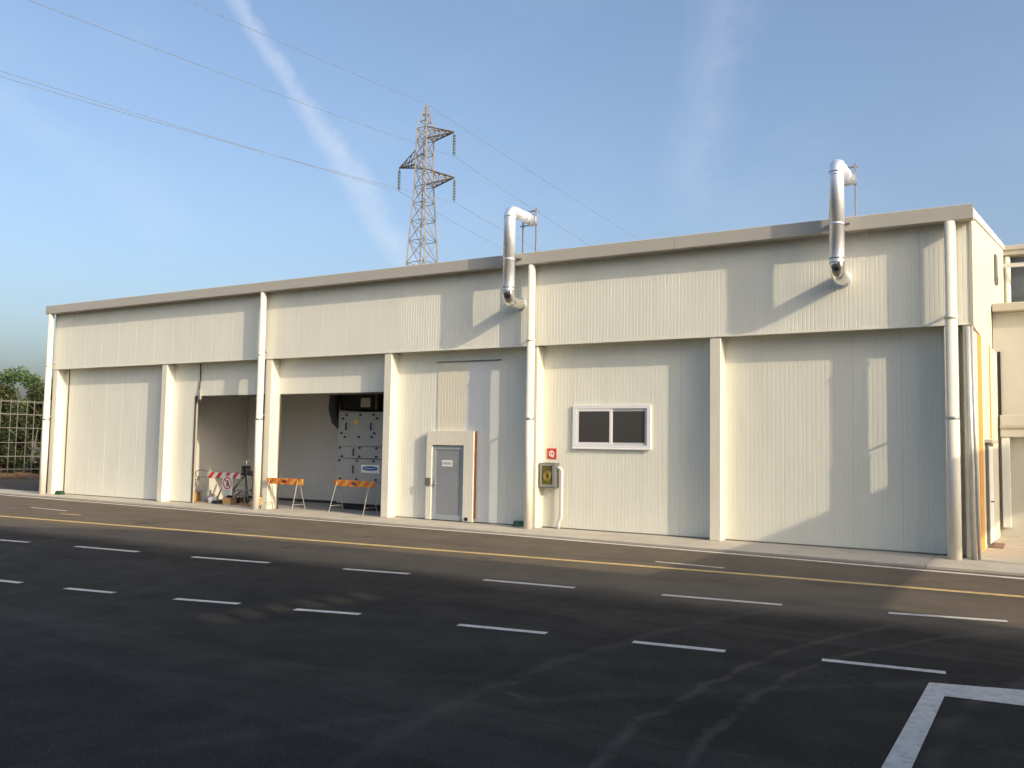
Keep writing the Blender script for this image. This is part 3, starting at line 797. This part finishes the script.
for (x, y, l, a, lab) in ((-25.9, 1.75, 1.0, 16, 'wooden batten leaning at the back behind the bucket'), (-23.15, 1.9, .9, -14, 'wooden batten leaning behind the tripod')):
    tag(obj('wooden_batten', MB().bar((x, y, 0), (x + l * math.sin(R(a)), y + .25, l * math.cos(R(a))), .05), WOOD), lab, 'batten', 'battens in the left opening')
rk = thing('wheelbarrow_frame', (-24.55, 1.55, 0), 'dark tubular trolley frame behind the notice', 'trolley')
obj('frame', MB().tube([(-25.0, 1.45, .12), (-24.6, 1.45, .42), (-24.1, 1.45, .46), (-24.0, 1.45, .05)], .02, 8).tube([(-25.0, 1.75, .12), (-24.6, 1.75, .42), (-24.1, 1.75, .46), (-24.0, 1.75, .05)], .02, 8).tube([(-24.6, 1.45, .42), (-24.6, 1.75, .42)], .02, 8).tube([(-24.1, 1.45, .46), (-24.1, 1.75, .46)], .02, 8), BLACK, rk)
obj('wheel', MB().tube([(-25.0, 1.57, .12), (-25.0, 1.63, .12)], .12, 18), BLACK, rk)
bs = thing('cut_log', (-26.1, .95, 0), 'short cut log standing upright by the left jamb', 'log')
rs = [.16 + random.uniform(-.012, .012) for _ in range(16)]
lg = MB(); k = 16
lg.v = [Vector((-26.1 + rs[i] * math.cos(2 * math.pi * i / k), .95 + rs[i] * math.sin(2 * math.pi * i / k), z)) for z in (0, .33) for i in range(k)]
for i in range(k): lg.f.append([i, (i + 1) % k, k + (i + 1) % k, k + i]); lg.sm.append(True)
obj('bark', lg, WOODY, bs)
obj('cut_face', MB().disc((-26.1, .95, .315), .15, .02, 16, 'z'), WOOD, bs)
bu = thing('tool_bucket', (-25.68, 1.05, 0), 'grey plastic bucket with wire handle next to the cut log', 'bucket')
obj('bucket_body', MB().tube([(-25.68, 1.05, .0), (-25.68, 1.05, .05), (-25.68, 1.05, .40), (-25.68, 1.05, .42)], [.15, .155, .20, .21], 20), GRAVELG, bu)
obj('handle', MB().tube([(-25.68 + .2 * math.cos(R(a)), 1.05, .40 + .16 * math.sin(R(a))) for a in range(0, 181, 20)], .006, 6), STEEL, bu)
planks = [(-25.35, .75, .03, .9, .14, .035, 12, WOOD, 'raw wooden plank lying flat in front of the bucket'), (-24.9, 1.2, .05, 1.1, .10, .05, -14, BLACK, 'black steel bar lying behind the plank'),
          (-24.55, .85, .03, .7, .08, .06, 25, BROWN, 'dark brown timber offcut under the notice'), (-23.4, .80, .03, .5, .16, .06, -8, WOODY, 'orange-brown wood offcut at the foot of the tripod'),
          (-25.2, 1.45, .02, 1.3, .12, .05, 4, BROWN, 'dark timber beam at the back of the clutter')]
for x, y, z, l, w, h, a, mt, lab in planks:
    o = obj('timber_offcut' if mt is not BLACK else 'steel_bar', MB().box(x - l / 2, x + l / 2, y - w / 2, y + w / 2, 0, h, .006), mt); o.rotation_euler.z = R(a); tag(o, lab, 'offcut' if mt is not BLACK else 'bar', 'odds and ends in the left opening')
for x, y, w, d, h, mt, lab in ((-25.15, .95, .34, .26, .24, GRAVELG, 'grey tool case on the floor under the striped board'), (-24.25, 1.4, .36, .3, .2, BLACK, 'black tool case behind the notice'), (-23.3, 1.35, .25, .25, .26, YEL, 'yellow tool case beside the right jamb of the left opening')):
    t = thing('tool_case', (x, y, 0), lab, 'case', 'tool cases in the left opening')
    obj('case_body', MB().box(x - w / 2, x + w / 2, y - d / 2, y + d / 2, 0, h * .62, .02), mt, t); obj('case_lid', MB().box(x - w / 2, x + w / 2, y - d / 2, y + d / 2, h * .63, h, .02), mt, t)
    obj('handle', MB().tube([(x - .07, y, h), (x - .06, y, h + .05), (x + .06, y, h + .05), (x + .07, y, h)], .012, 6), BLACK, t)
tag(obj('hose_coil', MB().tube([(-24.75 + (.22 - i * .0006) * math.cos(i * .35), .80 + (.22 - i * .0006) * math.sin(i * .35) * .8, .02 + .018 * (i // 18)) for i in range(90)], .016, 6), BLACK), 'black hose coiled on the floor under the notice', 'hose')

# ------------------------------------------------------------------ the grey machine
mc = thing('dust_collector', (-19.0, 2.3, 0), 'tall grey metal cabinet machine with knobs and a blue oval badge in the second opening', 'machine')
mx0, mx1, my = -20.16, -17.6, 1.75
obj('plinth', MB().box(mx0 + .25, mx1 - .1, my + .06, 3.2, 0, .198), DARK, mc)
sections = [(.20, .92), (.93, 1.66), (1.68, 2.06), (2.08, 3.2)]
for i, (a, b) in enumerate(sections):
    o = obj('cabinet_panel', MB().box(mx0, mx1, my, 3.3, a, b, .012), MACH, mc)
    knobs = {0: [], 1: [(-20.0, 1.0), (-19.3, 1.0), (-18.5, 1.0), (-20.05, 1.6), (-19.3, 1.6), (-18.6, 1.6)], 2: [(-19.95, 1.74), (-19.2, 1.74), (-18.5, 1.74), (-20.05, 2.02), (-19.2, 2.02), (-18.5, 2.02)],
             3: [(-19.8, 3.1), (-19.2, 3.1), (-18.65, 3.1), (-18.1, 3.1), (-19.95, 2.98), (-18.5, 2.98), (-19.85, 2.38), (-19.25, 2.38), (-18.7, 2.38), (-18.1, 2.38), (-20.0, 2.5), (-18.6, 2.5)]}[i]
    for x, z in knobs: obj('knob', MB().tube([(x, my, z), (x, my - .045, z)], .034, 10), BLACK, o)
    hs = {0: [], 1: [(-19.45, 1.22)], 2: [(-19.45, 1.78)], 3: [(-19.8, 2.62), (-18.75, 2.62), (-18.15, 2.62)]}[i]
    for x, z in hs: obj('handle', MB().tube([(x, my, z), (x + .02, my - .06, z), (x + .02, my - .06, z + .2), (x, my, z + .2)], .022, 8), BLACK, o)
    if i == 1:
        bd = obj('badge', MB().box(-19.12, -18.36, my - .008, my - .001, 1.22, 1.48), SIGNW, o)
        el = MB(); el.add([(-18.74 + .33 * math.cos(2 * math.pi * j / 28), my - .0105, 1.36 + .075 * math.sin(2 * math.pi * j / 28)) for j in range(28)], [tuple(range(28))]); obj('badge_oval', el, BLUE, bd)
        obj('badge_print', MB().box(-18.95, -18.55, my - .0125, my - .011, 1.352, 1.368), SIGNW, bd)
    if i == 3:
        obj('sticker', MB().disc((-19.40, my - .004, 2.87), .09, .003, 3 * 6), YEL, o)
# dark ducting above it
dk = MB().box(-20.3, -17.3, 1.9, 3.3, 3.26, 4.5, .05); obj('filter_hood', dk, DARK, mc)
obj('flexible_duct', MB().tube([(-20.2, 1.8, 4.3), (-20.38, 1.78, 3.8), (-20.42, 1.8, 3.3), (-20.36, 1.85, 2.9), (-20.18, 2.0, 2.6)], [.16, .18, .18, .15, .1], 14), BLACK, mc)
obj('junction_box', MB().box(-19.3, -18.9, 1.84, 1.9, 3.36, 3.66, .01), REARF, mc)
obj('hood_pipe', MB().tube([(-18.6, 1.85, 3.25), (-18.6, 1.84, 3.9), (-18.2, 1.84, 4.2)], .07, 12), MACHD, mc)

# ------------------------------------------------------------------ rear building on the right
rr_ = thing('rear_building', (4, 9, 0), 'beige two-level building behind the right corner, with a dark glazed upper strip', 'building')
BX = -1.0
obj('lower_wall', MB().box(-1.09, 12, 6.22, 12.85, -.05, 5.95), REARW, rr_)
obj('cornice', MB().box(-1.085, 12.1, 5.95, 12.8, 5.955, 6.18, .02), REARF, rr_)
bm_ = obj('beam', MB().box(-.95, 12.05, 6.0, 6.218, 2.62, 3.2, .01), REARW, rr_)
obj('beam_lip', MB().box(-.96, 12.07, 5.96, 5.998, 2.86, 2.92), REARF, bm_)
obj('dark_gap', MB().box(-.985, -.92, 6.17, 6.217, 3.21, 4.9), DARK, rr_)
obj('wall_post', MB().box(-.93, -.74, 6.02, 6.216, .25, 2.61, .01), PANELW, rr_)
ub = obj('upper_wall', MB().box(-1.0, 12, 13.45, 18, 6.2, 9.0), REARW, rr_)
obj('upper_fascia', MB().box(-1.14, 12.2, 12.95, 18.2, 8.82, 9.16, .03), REARF, rr_)
obj('fascia_lip', MB().box(-1.16, 12.25, 12.90, 12.948, 9.0, 9.05), REARF, rr_)
x = -.96
k = 0
while x < 11:
    f_ = obj('upper_window', MB().box(x, x + .04, 13.38, 13.448, 6.22, 8.8).box(x + 1.06, x + 1.1, 13.38, 13.448, 6.22, 8.8), FASCIA, rr_)
    obj('pane', MB().box(x + .04, x + 1.06, 13.41, 13.43, 6.22, 8.8), REARG, f_)
    x += 1.12; k += 1
for x in (-.97, 2.0, 5, 8): obj('upper_column', MB().tube([(x + .07, 13.1, 6.2), (x + .07, 13.1, 8.8)], .10, 16), PIPE, rr_)
obj('overhead_pipe', MB().tube([(-1.3, 12.75, 8.44), (11, 12.75, 8.40)], .07, 14), mat('white_overhead_pipe', (.78, .79, .78), .35), rr_)

# ------------------------------------------------------------------ pylon and lines
PX_, PYY = -52.3, 49.2
pyl = thing('power_pylon', (PX_, PYY, RZ), 'tall lattice steel power pylon standing behind the hall roof', 'pylon')
hw = lambda z: 2.2 - (2.2 - .66) * z / 28.0 if z < 28 else .66 - (z - 28) * .012
legs_z = [RZ, 4.5, 8.5, 12, 15, 17.6, 20, 22.2, 24.2, 26, 27.7, 29.3, 30.9, 32.4, 33.6]
cor = lambda z: [(PX_ + sx_ * hw(z), PYY + sy_ * hw(z), z) for sx_, sy_ in ((-1, -1), (1, -1), (1, 1), (-1, 1))]
TOP = (PX_ + .1, PYY, 36.1)
for i in range(4):
    b = MB()
    for z0, z1 in zip(legs_z[:-1], legs_z[1:]): b.bar(cor(z0)[i], cor(z1)[i], .12)
    b.bar(cor(33.6)[i], TOP, .11); obj('leg', b, PYL, pyl)
for j, (z0, z1) in enumerate(zip(legs_z[:-1], legs_z[1:])):
    a, c = cor(z0), cor(z1); b = MB()
    for i in range(4):
        k = (i + 1) % 4; b.bar(a[i], c[k], .055); b.bar(a[k], c[i], .055); b.bar(c[i], c[k], .05)
    obj('bracing', b, PYL, pyl)
for z in (34.3, 35.0):
    b = MB()
    f = (z - 33.6) / 2.5; q = [Vector(cor(33.6)[i]).lerp(Vector(TOP), f) for i in range(4)]
    for i in range(4): b.bar(q[i], q[(i + 1) % 4], .06)
    obj('bracing', b, PYL, pyl)
wires = []
for zb, zt, tipx, tipz, hang, lab in ((32.4, 33.6, -48.75, 32.7, 2.45, 'upper right'), (28.9, 30.9, -55.45, 30.1, 2.4, 'left'), (27.7, 29.3, -48.62, 28.15, 2.45, 'lower right')):
    s = 1 if tipx > PX_ else -1
    tip = Vector((tipx, PYY, tipz)); b = MB()
    lo = [Vector((PX_ + s * hw(zb), PYY + k * hw(zb), zb if lab != 'left' else 29.9)) for k in (-1, 1)]; hi = [Vector((PX_ + s * hw(zt), PYY + k * hw(zt), zt if lab != 'left' else 31.4)) for k in (-1, 1)]
    for k in (0, 1):
        b.bar(lo[k], tip, .12); b.bar(hi[k], tip, .10)
        for f in (.25, .5, .75): b.bar(lo[k].lerp(tip, f), hi[k].lerp(tip, f), .06); b.bar(lo[k].lerp(tip, f), hi[k].lerp(tip, f - .25), .06)
    for f in (.0, .25, .5, .75): b.bar(lo[0].lerp(tip, f), lo[1].lerp(tip, f), .06); b.bar(lo[0].lerp(tip, f), lo[1].lerp(tip, min(1, f + .25)), .05)
    arm = obj('cross_arm', b, PYL, pyl)
    ib = MB(); ib.tube([tip, tip - Vector((0, 0, hang))], .03, 6)
    for i in range(13):
        z = tipz - .25 - i * (hang - .4) / 13
        ib.tube([(tipx, PYY, z), (tipx, PYY, z - .05), (tipx, PYY, z - .09)], [.06, .16, .14], 10)
    obj('insulator_string', ib, INSUL, arm)
    wires.append((tipx, tipz - hang, lab))


def wire(x, z, k1, k2, label):
    path = []
    for i in range(-40, 41):
        s_ = abs(i) / 40 * 230; kk = k1 if i < 0 else k2
        path.append((x, PYY + (1 if i >= 0 else -1) * s_, z - kk * s_ + kk / 230 * s_ * s_))
    tag(obj('power_line', MB().tube(path, .019, 5), WIRE), label, 'cable', 'overhead power lines')


wire(PX_ + .1, 36.1, .094, .052, 'topmost overhead wire running over the tip of the pylon')
wire(wires[0][0], wires[0][1], .098, .098, 'overhead wire hanging from the upper right arm of the pylon')
wire(wires[1][0], wires[1][1], .082, .10, 'overhead wire hanging from the left arm of the pylon')
wire(wires[2][0], wires[2][1], .108, .09, 'overhead wire hanging from the lower right arm of the pylon')

# ------------------------------------------------------------------ lattice rack, verge and trees at the left
lt = thing('lattice_rack', (-48.0, 8, RZ), 'grey steel lattice rack in front of the dark hedge trees', 'rack')
ys = [-6 + .92 * i for i in range(27)]
for lay, xx in ((0, -47.6), (1, -48.7)):
    for i, y in enumerate(ys): obj('post', MB().box(xx - .018, xx + .018, y + lay * .25 - .018, y + lay * .25 + .018, RZ, 4.25 + random.uniform(-.03, .05)), FRAME, lt)
    for z in (.45, 1.15, 1.9, 2.7, 3.45, 4.15):
        obj('rail', MB().box(xx - .038, xx - .020, ys[0] - .1, ys[-1] + .1 + lay * .25, z - .015, z + .015), FRAME, lt)
for i in range(0, 26, 3): obj('diagonal_brace', MB().bar((-47.65, ys[i], .5 if i % 2 else 2.7), (-48.65, ys[i] + .9, 2.7 if i % 2 else .5), .03), FRAME, lt)
vg = MB(); gx = [(-62 + i * .9) for i in range(16)]; gy = [-12 + j * 1.2 for j in range(34)]
vg.v = [Vector((x, y, RZ + .02 + (.16 * noise.noise((x * .7, y * .7, 0)) + .12 if -61 < x < -49.4 else 0))) for y in gy for x in gx]
for j in range(len(gy) - 1):
    for i in range(len(gx) - 1): vg.f.append([j * 16 + i, j * 16 + i + 1, (j + 1) * 16 + i + 1, (j + 1) * 16 + i]); vg.sm.append(True)
tag(obj('verge', vg, EARTH), 'brown earth verge under the trees at the left', None, None, 'structure')


def leaves(b, c, rad, n, size):
    for _ in range(n):
        d = Vector((random.gauss(0, 1), random.gauss(0, 1), random.gauss(0, 1))).normalized()
        p = Vector(c) + Vector((d.x * rad[0], d.y * rad[1], d.z * rad[2])) * (random.random() ** .4)
        u = Vector((random.gauss(0, 1), random.gauss(0, 1), random.gauss(0, .6))).normalized(); w = u.cross(Vector((random.gauss(0, 1), random.gauss(0, 1), random.gauss(0, 1)))).normalized()
        s = size * random.uniform(.6, 1.4); o = len(b.v)
        b.v += [p - u * s, p + w * s * .45, p + u * s, p - w * s * .45]; b.f.append([o, o + 1, o + 2, o + 3]); b.sm.append(False)


def tree(x, y, h, w, mt, label, low=.15):
    t = thing('verge_tree', (x, y, 0), label, 'tree', 'trees behind the lattice rack')
    tk = MB(); tk.tube([(x, y, RZ), (x + .06, y, h * .3), (x - .05, y + .08, h * .6), (x, y, h * .85)], [.16, .12, .08, .03], 8)
    tips = []
    for i in range(9):
        a = i * 2.4; z = h * random.uniform(.2, .7); e = Vector((x + math.cos(a) * w * .7, y + math.sin(a) * w * .7, z + h * .18)); tips.append(e)
        tk.tube([(x, y, z), Vector((x, y, z)).lerp(e, .5) + Vector((0, 0, .1)), e], [.05, .035, .012], 6)
    obj('trunk', tk, BARK, t)
    cr = MB()
    for i in range(34):
        a = random.uniform(0, 6.283); f = random.uniform(0, 1); z = low + (h - low) * f
        rr = w * (1 - abs(f - .45) ** 1.6 * 1.25) * random.uniform(.35, .85)
        leaves(cr, (x + math.cos(a) * rr, y + math.sin(a) * rr, z), (w * .34, w * .34, h * .085), 330, .085)
    leafobj('crown', cr, mt, t)


spec = [(-51.2, 3.5, 5.4, 1.5, LEAF2, 'dark hedge tree behind the lattice rack, partly cut by the left edge'), (-51.0, 6.0, 5.2, 1.4, LEAF2, 'dark hedge tree with reddish leaves at the left edge behind the lattice rack'),
        (-51.3, 8.2, 5.0, 1.45, LEAF2, 'dark hedge tree behind the lattice rack, second nearest to the hall corner'), (-51.0, 10.4, 5.1, 1.4, LEAF2, 'dark hedge tree behind the lattice rack, right beside the hall corner'),
        (-51.2, 12.8, 5.2, 1.5, LEAF2, 'dark hedge tree mostly hidden behind the hall corner'),
        (-55.5, 7.6, 6.7, 2.0, LEAF1, 'taller light green tree rising at the left edge above the hedge'), (-55.8, 11.6, 6.3, 2.1, LEAF1, 'taller light green round tree above the hedge next to the hall corner'),
        (-55.6, 3.6, 6.4, 2.0, LEAF1, 'taller light green tree beyond the left edge'), (-56.0, 15.6, 6.4, 2.1, LEAF1, 'taller light green tree behind the far end of the hall')]
for a in spec: tree(*a)

# ------------------------------------------------------------------ unseen shade casters added right of the yard, shaped for its shadows
sh = thing('shade_shed', (11, -20, RZ), 'unseen tall gabled open-sided shed right of the yard, added to shade the asphalt', 'building')
SX, SY0, SH = 5.0, -12.87, 10.9
def shedz(y): return SH + .63 * min(SY0 - y, y + 27.0)
holes = []  # wall slots placed to let streaks of sun through onto the asphalt
for i in range(6): holes.append((-14.40 - i * .50, .34, 6.25 + .04 * i, .36))
holes += [(-18.3, .5, 8.0, .6), (-19.1, .45, 8.0, .5)]
ycuts = sorted({SY0, -27.0} | {h_[0] for h_ in holes} | {h_[0] - h_[1] for h_ in holes} | {-19.935})
for a, b in zip(ycuts[:-1], ycuts[1:]):
    hole = [h_ for h_ in holes if h_[0] - h_[1] <= a + 1e-6 and b <= h_[0] + 1e-6]
    za, zb_ = shedz(a), shedz(b)
    w_ = MB()
    if hole:
        z0, z1 = hole[0][2], hole[0][2] + hole[0][3]
        w_.prism([(a, RZ), (b, RZ), (b, z0), (a, z0)], 'x', SX, SX + .12); w_.prism([(a, z1), (b, z1), (b, zb_), (a, za)], 'x', SX, SX + .12)
    else: w_.prism([(a, RZ), (b, RZ), (b, zb_), (a, za)], 'x', SX, SX + .12)
    obj('wall_panel', w_, SHEDM, sh)
obj('front_wall', MB().box(SX + .12, 18, SY0 - .12, SY0, RZ, SH), SHEDM, sh)
for s in (0, 1):
    y0, y1 = (SY0, -19.935) if s == 0 else (-27.0, -19.935)
    obj('roof_slope', MB().prism([(y0, SH), (y1, shedz(-19.935)), (y1, shedz(-19.935) + .15), (y0, SH + .15)], 'x', SX - .0, 18), ROOF, sh)
for y in (-20, -26.9): obj('post', MB().box(17.7, 18, y - .15, y + .15, RZ, SH), STEEL, sh)
cn = thing('shade_canopy', (7.8, -4, RZ), 'unseen flat steel canopy on posts right of the yard, added to cast shade', 'canopy')
obj('canopy_roof', MB().box(6, 9.6, -12.2, 5.6, 5.45, 5.68, .02), ROOF, cn)  # unseen slab, sized to cast the diagonal shade on the right bay
for y in (-11.5, -3.2, 5.2): obj('post', MB().box(9.2, 9.35, y - .07, y + .07, RZ, 5.45), STEEL, cn)
